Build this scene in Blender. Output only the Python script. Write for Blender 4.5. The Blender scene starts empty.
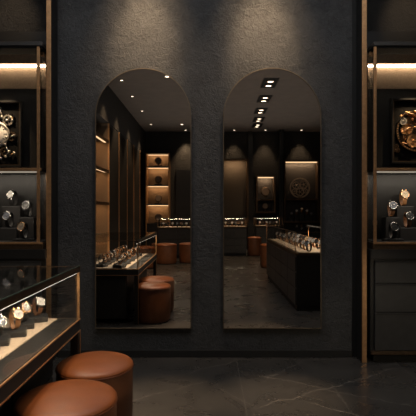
import bpy, bmesh, math, random
from mathutils import Vector, Matrix
random.seed(7)
S = bpy.context.scene
COL = S.collection
PI = math.pi
F = 460.0          # focal length in pixels
D = 3.91           # camera to mirror wall
H = 1.25           # camera height
def px(x, y, z):   # photo pixel at depth z -> (X, Z)
    return (x - 208) * z / F, H - (y - 210) * z / F

# ------------------------------------------------------------------ materials
def new_mat(name):
    m = bpy.data.materials.new(name); m.use_nodes = True
    nt = m.node_tree
    for n in list(nt.nodes):
        if n.type != 'OUTPUT_MATERIAL': nt.nodes.remove(n)
    out = [n for n in nt.nodes if n.type == 'OUTPUT_MATERIAL'][0]
    return m, nt, out
def N(nt, typ, **kw):
    n = nt.nodes.new(typ)
    for k, v in kw.items(): setattr(n, k, v)
    return n
def pbr(name, col, rough=0.5, metal=0.0, noise=0.0, nscale=20, bump=0.0, bscale=60, spec=0.5, coat=0.0):
    m, nt, out = new_mat(name)
    b = N(nt, 'ShaderNodeBsdfPrincipled')
    b.inputs['Base Color'].default_value = (*col, 1); b.inputs['Roughness'].default_value = rough
    b.inputs['Metallic'].default_value = metal; b.inputs['Specular IOR Level'].default_value = spec
    b.inputs['Coat Weight'].default_value = coat
    nt.links.new(b.outputs[0], out.inputs[0])
    tc = N(nt, 'ShaderNodeTexCoord')
    nz = N(nt, 'ShaderNodeTexNoise'); nz.inputs['Scale'].default_value = nscale; nz.inputs['Detail'].default_value = 6
    nt.links.new(tc.outputs['Object'], nz.inputs['Vector'])
    if noise > 0:
        r = N(nt, 'ShaderNodeValToRGB')
        lo = [c * (1 - noise) for c in col]; hi = [min(1, c * (1 + noise)) for c in col]
        r.color_ramp.elements[0].color = (*lo, 1); r.color_ramp.elements[1].color = (*hi, 1)
        r.color_ramp.elements[0].position = .3; r.color_ramp.elements[1].position = .7
        nt.links.new(nz.outputs[0], r.inputs[0]); nt.links.new(r.outputs[0], b.inputs['Base Color'])
    if bump > 0:
        n2 = N(nt, 'ShaderNodeTexNoise'); n2.inputs['Scale'].default_value = bscale; n2.inputs['Detail'].default_value = 4
        nt.links.new(tc.outputs['Object'], n2.inputs['Vector'])
        bp = N(nt, 'ShaderNodeBump'); bp.inputs['Strength'].default_value = bump; bp.inputs['Distance'].default_value = .01
        nt.links.new(n2.outputs[0], bp.inputs['Height']); nt.links.new(bp.outputs[0], b.inputs['Normal'])
    return m
def emit(name, col, strength):
    m, nt, out = new_mat(name)
    e = N(nt, 'ShaderNodeEmission'); e.inputs[0].default_value = (*col, 1); e.inputs[1].default_value = strength
    nt.links.new(e.outputs[0], out.inputs[0]); return m
def glass(name, tint=(.93, .96, .95), refl=1.0):
    m, nt, out = new_mat(name)
    t = N(nt, 'ShaderNodeBsdfTransparent'); t.inputs[0].default_value = (*tint, 1)
    g = N(nt, 'ShaderNodeBsdfGlossy'); g.inputs['Roughness'].default_value = .02
    f = N(nt, 'ShaderNodeFresnel'); f.inputs[0].default_value = 1.45
    k = N(nt, 'ShaderNodeMath', operation='MULTIPLY'); k.inputs[1].default_value = refl
    mx = N(nt, 'ShaderNodeMixShader')
    nt.links.new(f.outputs[0], k.inputs[0]); nt.links.new(k.outputs[0], mx.inputs[0])
    nt.links.new(t.outputs[0], mx.inputs[1]); nt.links.new(g.outputs[0], mx.inputs[2])
    nt.links.new(mx.outputs[0], out.inputs[0]); return m

def plaster(name, c0, c1):
    m, nt, out = new_mat(name)
    b = N(nt, 'ShaderNodeBsdfPrincipled'); b.inputs['Roughness'].default_value = .72
    b.inputs['Specular IOR Level'].default_value = .35
    tc = N(nt, 'ShaderNodeTexCoord')
    n1 = N(nt, 'ShaderNodeTexNoise'); n1.inputs['Scale'].default_value = 3.2; n1.inputs['Detail'].default_value = 9; n1.inputs['Roughness'].default_value = .68; n1.inputs['Distortion'].default_value = .6
    n2 = N(nt, 'ShaderNodeTexNoise'); n2.inputs['Scale'].default_value = 24; n2.inputs['Detail'].default_value = 10; n2.inputs['Roughness'].default_value = .7; n2.inputs['Distortion'].default_value = 1.0
    n3 = N(nt, 'ShaderNodeTexNoise'); n3.inputs['Scale'].default_value = 95; n3.inputs['Detail'].default_value = 3
    for n in (n1, n2, n3): nt.links.new(tc.outputs['Object'], n.inputs['Vector'])
    r = N(nt, 'ShaderNodeValToRGB'); r.color_ramp.elements[0].position = .32; r.color_ramp.elements[1].position = .72
    r.color_ramp.elements[0].color = (*c0, 1); r.color_ramp.elements[1].color = (*c1, 1)
    ad = N(nt, 'ShaderNodeMath', operation='ADD'); ml = N(nt, 'ShaderNodeMath', operation='MULTIPLY'); ml.inputs[1].default_value = .5
    nt.links.new(n1.outputs[0], ad.inputs[0]); nt.links.new(n2.outputs[0], ad.inputs[1]); nt.links.new(ad.outputs[0], ml.inputs[0])
    nt.links.new(ml.outputs[0], r.inputs[0]); nt.links.new(r.outputs[0], b.inputs['Base Color'])
    b1 = N(nt, 'ShaderNodeBump'); b1.inputs['Strength'].default_value = .58; b1.inputs['Distance'].default_value = .03
    b2 = N(nt, 'ShaderNodeBump'); b2.inputs['Strength'].default_value = .3; b2.inputs['Distance'].default_value = .008
    nt.links.new(n2.outputs[0], b1.inputs['Height']); nt.links.new(n3.outputs[0], b2.inputs['Height'])
    nt.links.new(b1.outputs[0], b2.inputs['Normal']); nt.links.new(b2.outputs[0], b.inputs['Normal'])
    nt.links.new(b.outputs[0], out.inputs[0]); return m

def floor_mat():
    m, nt, out = new_mat('marble_tile')
    L = nt.links.new
    b = N(nt, 'ShaderNodeBsdfPrincipled'); b.inputs['Specular IOR Level'].default_value = .5
    tc = N(nt, 'ShaderNodeTexCoord')
    P = tc.outputs['Object']
    n1 = N(nt, 'ShaderNodeTexNoise'); n1.inputs['Scale'].default_value = 3.5; n1.inputs['Detail'].default_value = 9; n1.inputs['Roughness'].default_value = .65; n1.inputs['Distortion'].default_value = .8
    L(P, n1.inputs['Vector'])
    base = N(nt, 'ShaderNodeValToRGB'); e = base.color_ramp.elements
    e[0].position = .3; e[0].color = (.034, .032, .030, 1); e[1].position = .75; e[1].color = (.062, .058, .054, 1)
    L(n1.outputs[0], base.inputs[0])
    # wobble for the veins
    wn = N(nt, 'ShaderNodeTexNoise'); wn.inputs['Scale'].default_value = 5.0; wn.inputs['Detail'].default_value = 6; wn.inputs['Roughness'].default_value = .6
    L(P, wn.inputs['Vector'])
    sub = N(nt, 'ShaderNodeVectorMath', operation='SUBTRACT'); sub.inputs[1].default_value = (.5, .5, .5); L(wn.outputs['Color'], sub.inputs[0])
    sc = N(nt, 'ShaderNodeVectorMath', operation='SCALE'); sc.inputs['Scale'].default_value = .16; L(sub.outputs[0], sc.inputs[0])
    wp = N(nt, 'ShaderNodeVectorMath', operation='ADD'); L(P, wp.inputs[0]); L(sc.outputs[0], wp.inputs[1])
    sep = N(nt, 'ShaderNodeSeparateXYZ'); L(wp.outputs[0], sep.inputs[0])
    def math_(op, a, bb, clamp=False):
        n = N(nt, 'ShaderNodeMath', operation=op); n.use_clamp = clamp
        for i, v in enumerate((a, bb)):
            if v is None: continue
            if isinstance(v, (int, float)): n.inputs[i].default_value = v
            else: L(v, n.inputs[i])
        return n.outputs[0]
    total = None
    def vein(p, q, w, s):
        nonlocal total
        (x1, y1), (x2, y2) = p, q
        dx, dy = x2 - x1, y2 - y1; ln = math.hypot(dx, dy); ux, uy = dx / ln, dy / ln
        rx = math_('SUBTRACT', sep.outputs[0], x1); ry = math_('SUBTRACT', sep.outputs[1], y1)
        t = math_('ADD', math_('MULTIPLY', rx, ux), math_('MULTIPLY', ry, uy))
        d = math_('ABSOLUTE', math_('SUBTRACT', math_('MULTIPLY', rx, uy), math_('MULTIPLY', ry, ux)), None)
        line = math_('SUBTRACT', 1.0, math_('DIVIDE', d, w), True)
        inside = math_('MULTIPLY', math_('MULTIPLY', t, 12, True), math_('MULTIPLY', math_('SUBTRACT', ln, t), 12, True))
        v = math_('MULTIPLY', math_('MULTIPLY', line, inside), s)
        total = v if total is None else math_('MAXIMUM', total, v)
    def fl(x, y):
        z = H * F / (y - 210); return ((x - 208) * z / F, z)
    vein(fl(255, 374), fl(425, 409), .0052, 1.0)
    vein(fl(250, 410), fl(400, 367), .0052, 1.0)
    vein(fl(300, 400), fl(372, 419), .0052, 1.0)
    vein(fl(128, 402), fl(210, 380), .0048, .8)
    vein(fl(180, 374), fl(240, 360), .0048, .8)
    vein(fl(262, 380), fl(305, 360), .009, .4)
    vein(fl(330, 380), fl(352, 412), .007, .35)
    vein(fl(205, 378), fl(262, 414), .006, .3)
    # random faint veins everywhere
    vo = N(nt, 'ShaderNodeTexVoronoi', feature='DISTANCE_TO_EDGE'); vo.inputs['Scale'].default_value = .95
    sc2 = N(nt, 'ShaderNodeVectorMath', operation='SCALE'); sc2.inputs['Scale'].default_value = .5; L(sub.outputs[0], sc2.inputs[0])
    wp2 = N(nt, 'ShaderNodeVectorMath', operation='ADD'); L(P, wp2.inputs[0]); L(sc2.outputs[0], wp2.inputs[1])
    L(wp2.outputs[0], vo.inputs['Vector'])
    rv = math_('SUBTRACT', 1.0, math_('DIVIDE', vo.outputs['Distance'], .012), True)
    msk = N(nt, 'ShaderNodeTexNoise'); msk.inputs['Scale'].default_value = 1.7; L(P, msk.inputs['Vector'])
    mk = math_('MULTIPLY', math_('SUBTRACT', msk.outputs[0], .47), 4.0, True)
    total = math_('MAXIMUM', total, math_('MULTIPLY', math_('MULTIPLY', rv, mk), .35))
    # grout lines of the big tiles
    s0 = N(nt, 'ShaderNodeSeparateXYZ'); L(P, s0.inputs[0])
    def grid(o, off, size):
        a = math_('DIVIDE', math_('SUBTRACT', o, off), size)
        f = math_('ABSOLUTE', math_('SUBTRACT', math_('FRACT', math_('ADD', a, .5), None), .5), None)
        return math_('SUBTRACT', 1.0, math_('DIVIDE', math_('MULTIPLY', f, size), .0045), True)
    gr = math_('MAXIMUM', grid(s0.outputs[0], .238, 1.3), grid(s0.outputs[1], 1.25, 1.3))
    total = math_('MAXIMUM', total, math_('MULTIPLY', gr, .38))
    # break the veins up
    bn = N(nt, 'ShaderNodeTexNoise'); bn.inputs['Scale'].default_value = 14; bn.inputs['Detail'].default_value = 4; L(P, bn.inputs['Vector'])
    total = math_('MULTIPLY', total, math_('MULTIPLY', math_('SUBTRACT', bn.outputs[0], .2), 2.0, True))
    mx = N(nt, 'ShaderNodeMix', data_type='RGBA'); L(total, mx.inputs[0]); L(base.outputs[0], mx.inputs[6]); mx.inputs[7].default_value = (.30, .27, .24, 1)
    L(mx.outputs[2], b.inputs['Base Color'])
    rr = N(nt, 'ShaderNodeMapRange'); rr.inputs[1].default_value = .3; rr.inputs[2].default_value = .7; rr.inputs[3].default_value = .26; rr.inputs[4].default_value = .30
    L(n1.outputs[0], rr.inputs[0]); L(rr.outputs[0], b.inputs['Roughness'])
    L(b.outputs[0], out.inputs[0]); return m

M = {}
M['plaster'] = plaster('charcoal_plaster', (.026, .0265, .027), (.082, .0825, .083))
M['wall_black'] = plaster('black_wall_paint', (.018, .0175, .017), (.034, .033, .032))
M['ceiling'] = pbr('ceiling_paint', (.23, .205, .185), .85, noise=.08, nscale=4)
M['floor'] = floor_mat()
M['black'] = pbr('satin_black_lacquer', (.014, .0135, .013), .38, noise=.15, nscale=8)
M['matte'] = pbr('matte_black', (.008, .008, .0078), .7, noise=.2, nscale=12)
M['deep'] = pbr('deep_matte_black', (.006, .0055, .005), .9, noise=.2, spec=.08)
M['graphite'] = pbr('graphite_lacquer', (.05, .046, .042), .45, noise=.15, nscale=8)
M['drawer'] = pbr('black_oak_drawer', (.036, .0355, .035), .42, noise=.2, nscale=14, bump=.05)
M['bronze'] = pbr('brushed_bronze', (.52, .29, .135), .46, metal=.65, noise=.15, nscale=40)
M['dkbronze'] = pbr('dark_bronze', (.10, .064, .038), .42, metal=.7, noise=.2, nscale=40)
M['backpanel'] = pbr('charcoal_fabric_panel', (.052, .046, .041), .8, noise=.2, nscale=60, bump=.2, bscale=300)
M['warmpanel'] = pbr('bronze_fabric_panel', (.20, .135, .082), .75, noise=.15, nscale=60, bump=.2, bscale=300)
M['pad'] = pbr('beige_suede', (.55, .43, .31), .9, noise=.1, nscale=80, bump=.15, bscale=400)
M['block'] = pbr('black_leather_block', (.022, .02, .019), .5, noise=.2, nscale=30, bump=.1, bscale=200)
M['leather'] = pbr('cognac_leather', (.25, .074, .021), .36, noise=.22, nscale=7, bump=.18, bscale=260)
M['leather_shaded'] = pbr('cognac_leather_shaded', (.17, .062, .025), .46, noise=.2, nscale=7, bump=.18, bscale=260)  # same leather, darker: shade on the stool sides put into the colour
M['piping'] = pbr('leather_piping', (.14, .040, .012), .42, noise=.2, nscale=30)
M['glass'] = glass('clear_glass', (.965, .975, .97), .45)
M['glass_edge'] = pbr('green_glass_edge', (.12, .17, .14), .15, noise=.1)
def mirror_mat():
    m, nt, out = new_mat('mirror_silver')
    b = N(nt, 'ShaderNodeBsdfPrincipled'); b.inputs['Metallic'].default_value = 1; b.inputs['Roughness'].default_value = 0.0
    b.inputs['Base Color'].default_value = (.84, .80, .76, 1)
    nt.links.new(b.outputs[0], out.inputs[0]); return m
M['mirror'] = mirror_mat()
WARM = (1.0, .70, .42)
M['led'] = emit('warm_led', (1.0, .76, .52), 22)
M['led_soft'] = emit('soft_led', (1.0, .84, .66), .35)
M['led_table'] = emit('table_led', (1.0, .86, .70), 5)
M['led_far'] = emit('shelf_led', (1.0, .66, .36), 1.5)
M['lamp'] = emit('lamp_lens', (1.0, .82, .62), 6)
M['rim'] = pbr('antique_brass_rim', (.16, .125, .085), .4, metal=.7, noise=.15, nscale=40)
M['steel'] = pbr('polished_steel', (.62, .6, .58), .2, metal=1, noise=.05)
M['gold'] = pbr('rose_gold', (.72, .43, .24), .22, metal=1, noise=.05)
M['clockmetal'] = pbr('antique_pewter', (.5, .42, .33), .5, metal=.4, noise=.25, nscale=30)
M['copper'] = pbr('aged_copper', (.62, .34, .16), .38, metal=.7, noise=.25, nscale=60)
M['silverold'] = pbr('aged_silver', (.46, .42, .38), .4, metal=.7, noise=.25, nscale=60)
M['white'] = pbr('silvered_white_dial', (.62, .59, .55), .65, noise=.05, nscale=200)
M['cream'] = pbr('cream_dial', (.62, .49, .33), .65, noise=.05, nscale=200)
M['bluegrey'] = pbr('slate_dial', (.12, .13, .16), .55, noise=.1, nscale=200)
M['dark'] = pbr('black_dial', (.02, .02, .021), .5, noise=.1, nscale=200)
M['taupe'] = pbr('taupe_dial', (.30, .23, .17), .6, noise=.1, nscale=200)
M['strap_black'] = pbr('black_strap', (.02, .018, .017), .5, noise=.2, nscale=90)
M['strap_brown'] = pbr('brown_strap', (.20, .085, .035), .5, noise=.2, nscale=90)
M['strap_tan'] = pbr('tan_strap', (.36, .17, .07), .5, noise=.2, nscale=90)

# ------------------------------------------------------------------ mesh building
class MB:
    def __init__(s): s.bm = bmesh.new(); s.mats = []
    def mi(s, m):
        if m not in s.mats: s.mats.append(m)
        return s.mats.index(m)
    def box(s, x0, x1, y0, y1, z0, z1, m='black', bev=0.0):
        b2 = bmesh.new()
        r = bmesh.ops.create_cube(b2, size=1)
        for v in b2.verts:
            v.co = Vector((x0 + (v.co.x + .5) * (x1 - x0), y0 + (v.co.y + .5) * (y1 - y0), z0 + (v.co.z + .5) * (z1 - z0)))
        if bev > 0: bmesh.ops.bevel(b2, geom=list(b2.edges), offset=bev, segments=2, profile=.5, affect='EDGES')
        s.merge(b2, m); return s
    def merge(s, b2, m, mat=None, smooth=False):
        i = s.mi(m); vm = {}
        for v in b2.verts: vm[v] = s.bm.verts.new(mat @ v.co if mat else v.co)
        for f in b2.faces:
            try:
                nf = s.bm.faces.new([vm[v] for v in f.verts]); nf.material_index = i; nf.smooth = smooth or f.smooth
            except ValueError: pass
        b2.free(); return s
    def lathe(s, prof, m, mat=None, n=32, smooth=True, closed=True):
        b2 = bmesh.new(); rings = []
        for r, z in prof:
            if r < 1e-6: rings.append([b2.verts.new((0, 0, z))])
            else: rings.append([b2.verts.new((r * math.cos(2 * PI * k / n), r * math.sin(2 * PI * k / n), z)) for k in range(n)])
        for a, b in zip(rings, rings[1:]):
            for k in range(n):
                k2 = (k + 1) % n
                if len(a) == 1 and len(b) == 1: continue
                if len(a) == 1: b2.faces.new([a[0], b[k2], b[k]])
                elif len(b) == 1: b2.faces.new([a[k], a[k2], b[0]])
                else: b2.faces.new([a[k], a[k2], b[k2], b[k]])
        bmesh.ops.recalc_face_normals(b2, faces=list(b2.faces))
        return s.merge(b2, m, mat, smooth)
    def prism(s, pts, y0, y1, m, mat=None, smooth=False):
        """polygon pts in XZ extruded along Y"""
        b2 = bmesh.new()
        a = [b2.verts.new((x, y0, z)) for x, z in pts]; b = [b2.verts.new((x, y1, z)) for x, z in pts]
        b2.faces.new(a); b2.faces.new(list(reversed(b)))
        n = len(pts)
        for k in range(n): b2.faces.new([a[k], b[k], b[(k + 1) % n], a[(k + 1) % n]])
        bmesh.ops.recalc_face_normals(b2, faces=list(b2.faces))
        return s.merge(b2, m, mat, smooth)
    def ring_prism(s, outer, inner, y0, y1, m, mat=None):
        b2 = bmesh.new(); n = len(outer)
        O0 = [b2.verts.new((x, y0, z)) for x, z in outer]; O1 = [b2.verts.new((x, y1, z)) for x, z in outer]
        I0 = [b2.verts.new((x, y0, z)) for x, z in inner]; I1 = [b2.verts.new((x, y1, z)) for x, z in inner]
        for k in range(n):
            j = (k + 1) % n
            b2.faces.new([O0[k], O0[j], I0[j], I0[k]]); b2.faces.new([O1[k], I1[k], I1[j], O1[j]])
            b2.faces.new([O0[k], O1[k], O1[j], O0[j]]); b2.faces.new([I0[k], I0[j], I1[j], I1[k]])
        bmesh.ops.recalc_face_normals(b2, faces=list(b2.faces))
        return s.merge(b2, m, mat)
    def tube(s, path, r, m, n=8, mat=None):
        b2 = bmesh.new(); rings = []
        path = [Vector(p) for p in path]
        for i, p in enumerate(path):
            d = (path[min(i + 1, len(path) - 1)] - path[max(i - 1, 0)]).normalized()
            u = d.orthogonal().normalized(); v = d.cross(u)
            if i and rings:
                pass
            rings.append([b2.verts.new(p + r * (math.cos(2 * PI * k / n) * u + math.sin(2 * PI * k / n) * v)) for k in range(n)])
        for a, b in zip(rings, rings[1:]):
            for k in range(n): b2.faces.new([a[k], a[(k + 1) % n], b[(k + 1) % n], b[k]])
        b2.faces.new(rings[0]); b2.faces.new(rings[-1])
        bmesh.ops.recalc_face_normals(b2, faces=list(b2.faces))
        return s.merge(b2, m, mat, True)
    def torus(s, R, r, z, m, n=48, k=8, mat=None):
        b2 = bmesh.new(); g = []
        for i in range(n):
            a = 2 * PI * i / n
            g.append([b2.verts.new(((R + r * math.cos(2 * PI * j / k)) * math.cos(a), (R + r * math.cos(2 * PI * j / k)) * math.sin(a), z + r * math.sin(2 * PI * j / k))) for j in range(k)])
        for i in range(n):
            for j in range(k):
                b2.faces.new([g[i][j], g[(i + 1) % n][j], g[(i + 1) % n][(j + 1) % k], g[i][(j + 1) % k]])
        bmesh.ops.recalc_face_normals(b2, faces=list(b2.faces))
        return s.merge(b2, m, mat, True)
    def build(s, name, parent=None, loc=None):
        me = bpy.data.meshes.new(name); s.bm.normal_update(); s.bm.to_mesh(me); s.bm.free()
        for m in s.mats: me.materials.append(M[m])
        o = bpy.data.objects.new(name, me); COL.objects.link(o)
        if loc: o.location = loc
        if parent: o.parent = parent
        return o

def tag(o, label, cat, group=None):
    o['label'] = label; o['category'] = cat
    if group: o['group'] = group
    return o
def struct(o, label=None, cat=None):
    o['kind'] = 'structure'
    if label: o['label'] = label
    if cat: o['category'] = cat
    return o
def thing(name, label, cat, loc=(0, 0, 0), rz=0, group=None):
    o = bpy.data.objects.new(name, None); COL.objects.link(o)
    o.empty_display_size = .05
    o.location = loc; o.rotation_euler = (0, 0, rz)
    return tag(o, label, cat, group)
KIDS = {}
def dup(root, loc, rz=0, label=None, group=None, scale=None, kids=None):
    r = root.copy(); COL.objects.link(r); r.location = loc; r.rotation_euler = (0, 0, rz)
    if scale: r.scale = (scale,) * 3
    if label: r['label'] = label
    if group: r['group'] = group
    elif 'group' in r: del r['group']
    for ch in list(root.children):
        c = ch.copy(); COL.objects.link(c); c.parent = r
        for g in list(ch.children):
            d = g.copy(); COL.objects.link(d); d.parent = c
    return r
def spot(loc, target, power, angle, blend=.7, radius=.03, col=WARM):
    l = bpy.data.lights.new('spot_lamp', 'SPOT'); l.energy = power; l.spot_size = math.radians(angle); l.spot_blend = blend
    l.shadow_soft_size = radius; l.color = col
    o = bpy.data.objects.new('spot_lamp', l); COL.objects.link(o); o.location = loc
    o.rotation_euler = (Vector(target) - Vector(loc)).to_track_quat('-Z', 'Y').to_euler()
    return o
def area(loc, target, power, sx, sy, col=WARM, ax=(1, 0, 0)):
    l = bpy.data.lights.new('area_lamp', 'AREA'); l.energy = power; l.shape = 'RECTANGLE'; l.size = sx; l.size_y = sy; l.color = col
    o = bpy.data.objects.new('area_lamp', l); COL.objects.link(o); o.location = loc
    zv = (Vector(loc) - Vector(target)).normalized(); xv = Vector(ax); xv = (xv - zv * xv.dot(zv)).normalized(); yv = zv.cross(xv)
    o.rotation_euler = Matrix((xv, yv, zv)).transposed().to_euler()
    return o

# ------------------------------------------------------------------ room shell
XL, XR, YB, CZ = -2.42, 4.35, -6.9, 3.75
MB().box(XL - .1, XR + .1, YB - .1, 4.4, -.08, 0, 'floor').build('floor')
struct(bpy.data.objects['floor'], 'dark marble tiled floor with pale veins', 'floor')
struct(MB().box(XL - .1, XR + .1, YB - .1, 4.4, CZ, CZ + .08, 'ceiling').build('ceiling'), 'smooth taupe painted ceiling', 'ceiling')
struct(MB().box(XL - .1, XL, YB, 4.4, 0, CZ, 'wall_black').build('wall_left'), 'black painted side wall behind the tall cabinets', 'wall')
struct(MB().box(XR, XR + .1, YB, 4.4, 0, CZ, 'wall_black').build('wall_right'), 'black painted side wall of the far right', 'wall')
struct(MB().box(XL - .1, XR + .1, YB - .1, YB, 0, CZ, 'wall_black').build('wall_back'), 'black back wall seen in the mirrors', 'wall')
w = MB()
w.box(-1.275, 1.224, D, D + .12, 0, CZ, 'plaster')
struct(w.build('wall_front'), 'charcoal textured plaster wall carrying the two arched mirrors', 'wall')
w = MB()   # black recesses either side, niche backs
w.box(XL, -1.275, 4.14, 4.24, 0, CZ, 'wall_black'); w.box(-1.335, -1.275, D + .005, 4.14, 0, CZ, 'matte')
struct(w.build('wall_niche_left'), 'dark niche wall behind the left display cabinet', 'wall')
w = MB()
w.box(1.224, XR, 4.14, 4.24, 0, CZ, 'wall_black'); w.box(1.224, 1.30, D + .005, 4.14, 0, CZ, 'matte')
struct(w.build('wall_niche_right'), 'dark niche wall behind the right display cabinet', 'wall')
struct(MB().box(-1.275, 1.224, D - .014, D, 0, .062, 'matte', .003).build('baseboard_front'), 'low black baseboard under the mirrors', 'baseboard')
struct(MB().box(-1.323, -1.285, 3.76, 3.776, 0, CZ, 'bronze', .003).box(-1.321, -1.286, 3.776, 3.91, 0, CZ, 'matte').build('trim_1'), 'full height bronze trim post beside the left cabinet', 'trim')
struct(MB().box(1.261, 1.300, 3.76, 3.776, 0, CZ, 'bronze', .003).box(1.262, 1.298, 3.776, 3.91, 0, CZ, 'matte').build('trim_2'), 'full height bronze trim post beside the right cabinet', 'trim')

# ------------------------------------------------------------------ arched mirrors
def arch(cx, hw, z0, ztop, n=40):
    zs = ztop - hw
    pts = [(cx - hw, z0), (cx + hw, z0)]
    for k in range(n + 1):
        a = PI * k / n
        pts.append((cx + hw * math.cos(a), zs + hw * math.sin(a)))
    return pts
def mirror(x0, x1, ztop, z0, label):
    cx, hw = (x0 + x1) / 2, (x1 - x0) / 2
    t = thing('arched_mirror', label, 'mirror', (cx, D, z0))
    o = arch(0, hw, 0, ztop - z0); i = arch(0, hw - .007, .007, ztop - z0 - .007)
    r = MB(); r.ring_prism(o, i, -.032, 0, 'rim'); r.build('frame', t)
    g = MB(); g.prism(i, -.026, -.004, 'mirror'); g.build('mirror_glass', t)
    return t
mirror(-.953, -.141, 2.447, .247, 'tall arched mirror reflecting cognac stools, the one beside the glass-topped display table')
mirror(.1275, .957, 2.450, .247, 'tall arched mirror reflecting the long watch showcase, the one nearer the cabinet with drawers')

# ------------------------------------------------------------------ watches
def make_watch(label, dial, strap, case, subdials=False, group=None, tilt=30):
    t = thing('wristwatch', label, 'watch', (0, 0, 0), 0, group)
    # strap loop in the YZ plane
    ay, bz, cz, hw, th = .025, .042, .042, .0112, .0032
    b2 = MB(); n = 40; sb = bmesh.new(); rings = []
    for k in range(n):
        a = 2 * PI * k / n
        c, s_ = math.cos(a), math.sin(a)
        wdt = hw * (1.0 - .22 * max(0, math.sin(-(a - math.radians(220)) + PI / 2)) ** 2)
        ring = []
        for (u, v) in ((-1, 0), (-1, 1), (1, 1), (1, 0)):
            e = th * v
            ring.append(sb.verts.new((u * wdt, -(ay - e) * c, cz + (bz - e) * s_)))
        rings.append(ring)
    for k in range(n):
        a, b = rings[k], rings[(k + 1) % n]
        for j in range(4): sb.faces.new([a[j], a[(j + 1) % 4], b[(j + 1) % 4], b[j]])
    bmesh.ops.recalc_face_normals(sb, faces=list(sb.faces))
    b2.merge(sb, strap, None, False); b2.build('strap', t)
    ph = math.radians(33)
    pos = Vector((0, -ay * math.cos(ph) - .0005, cz + bz * math.sin(ph)))
    nrm = Vector((0, -math.cos(math.radians(tilt)), math.sin(math.radians(tilt))))
    mt = Matrix.Translation(pos) @ nrm.to_track_quat('Z', 'Y').to_matrix().to_4x4()
    c = MB(); R = .0245
    c.lathe([(0, -.004), (R * .86, -.004), (R * .98, -.001), (R, .003), (R * .96, .0062), (R * .86, .0072), (R * .84, .0052)], case, mt, 32)
    for sx in (-1, 1):
        for sy in (-1, 1):    # lugs
            b3 = bmesh.new(); bmesh.ops.create_cube(b3, size=1)
            for v in b3.verts: v.co = Vector((sx * .0105 + v.co.x * .004, sy * .0235 + v.co.y * .008, -.001 + v.co.z * .004))
            c.merge(b3, case, mt)
    c.build('case', t)
    d = MB(); d.lathe([(0, .0046), (R * .845, .0046)], dial, mt, 32, False)
    mk = 'dark' if dial in ('white', 'cream', 'taupe') else 'steel'
    for k in range(12):
        a = 2 * PI * k / 12
        b3 = bmesh.new(); bmesh.ops.create_cube(b3, size=1)
        for v in b3.verts: v.co = Vector((v.co.x * .0011, v.co.y * .0034 + R * .70, .0049 + v.co.z * .0006))
        d.merge(b3, mk, mt @ Matrix.Rotation(a, 4, 'Z'))
    if subdials:
        for (sx, sy) in ((-.0075, 0), (.0075, 0), (0, -.0075)):
            d.lathe([(.0038, .0050), (.0046, .0052), (.0050, .0050)], mk, mt @ Matrix.Translation((sx, sy, 0)), 16, True)
    d.build('dial', t)
    h = MB()
    for a, l_, w_ in ((math.radians(55), .0105, .0016), (math.radians(-62), .0145, .0012)):
        b3 = bmesh.new(); bmesh.ops.create_cube(b3, size=1)
        for v in b3.verts: v.co = Vector((v.co.x * w_, (v.co.y + .42) * l_, .0056 + v.co.z * .0005))
        h.merge(b3, mk, mt @ Matrix.Rotation(a, 4, 'Z'))
    h.lathe([(0, .0062), (.0014, .0062), (.0014, .0050)], mk, mt, 10); h.build('hands', t)
    k = MB(); k.lathe([(0, 0), (.0030, 0), (.0030, .0045), (0, .0045)], case, mt @ Matrix.Translation((R * .98, 0, .001)) @ Matrix.Rotation(PI / 2, 4, 'Y'), 12, False)
    k.build('crown', t)
    return t

def make_block(name, label, sx, sy, sz, loc, rz=0, mat='block', group=None):
    """watch plinth: leather-wrapped body with a thin top pad"""
    t = thing(name, label, 'watch stand', loc, rz, group)
    MB().box(-sx / 2, sx / 2, -sy / 2, sy / 2, 0, sz - .004, mat, .003).build('base', t)
    MB().box(-sx / 2 + .004, sx / 2 - .004, -sy / 2 + .004, sy / 2 - .004, sz - .004, sz, 'matte', .001).build('top_pad', t)
    return t

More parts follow.
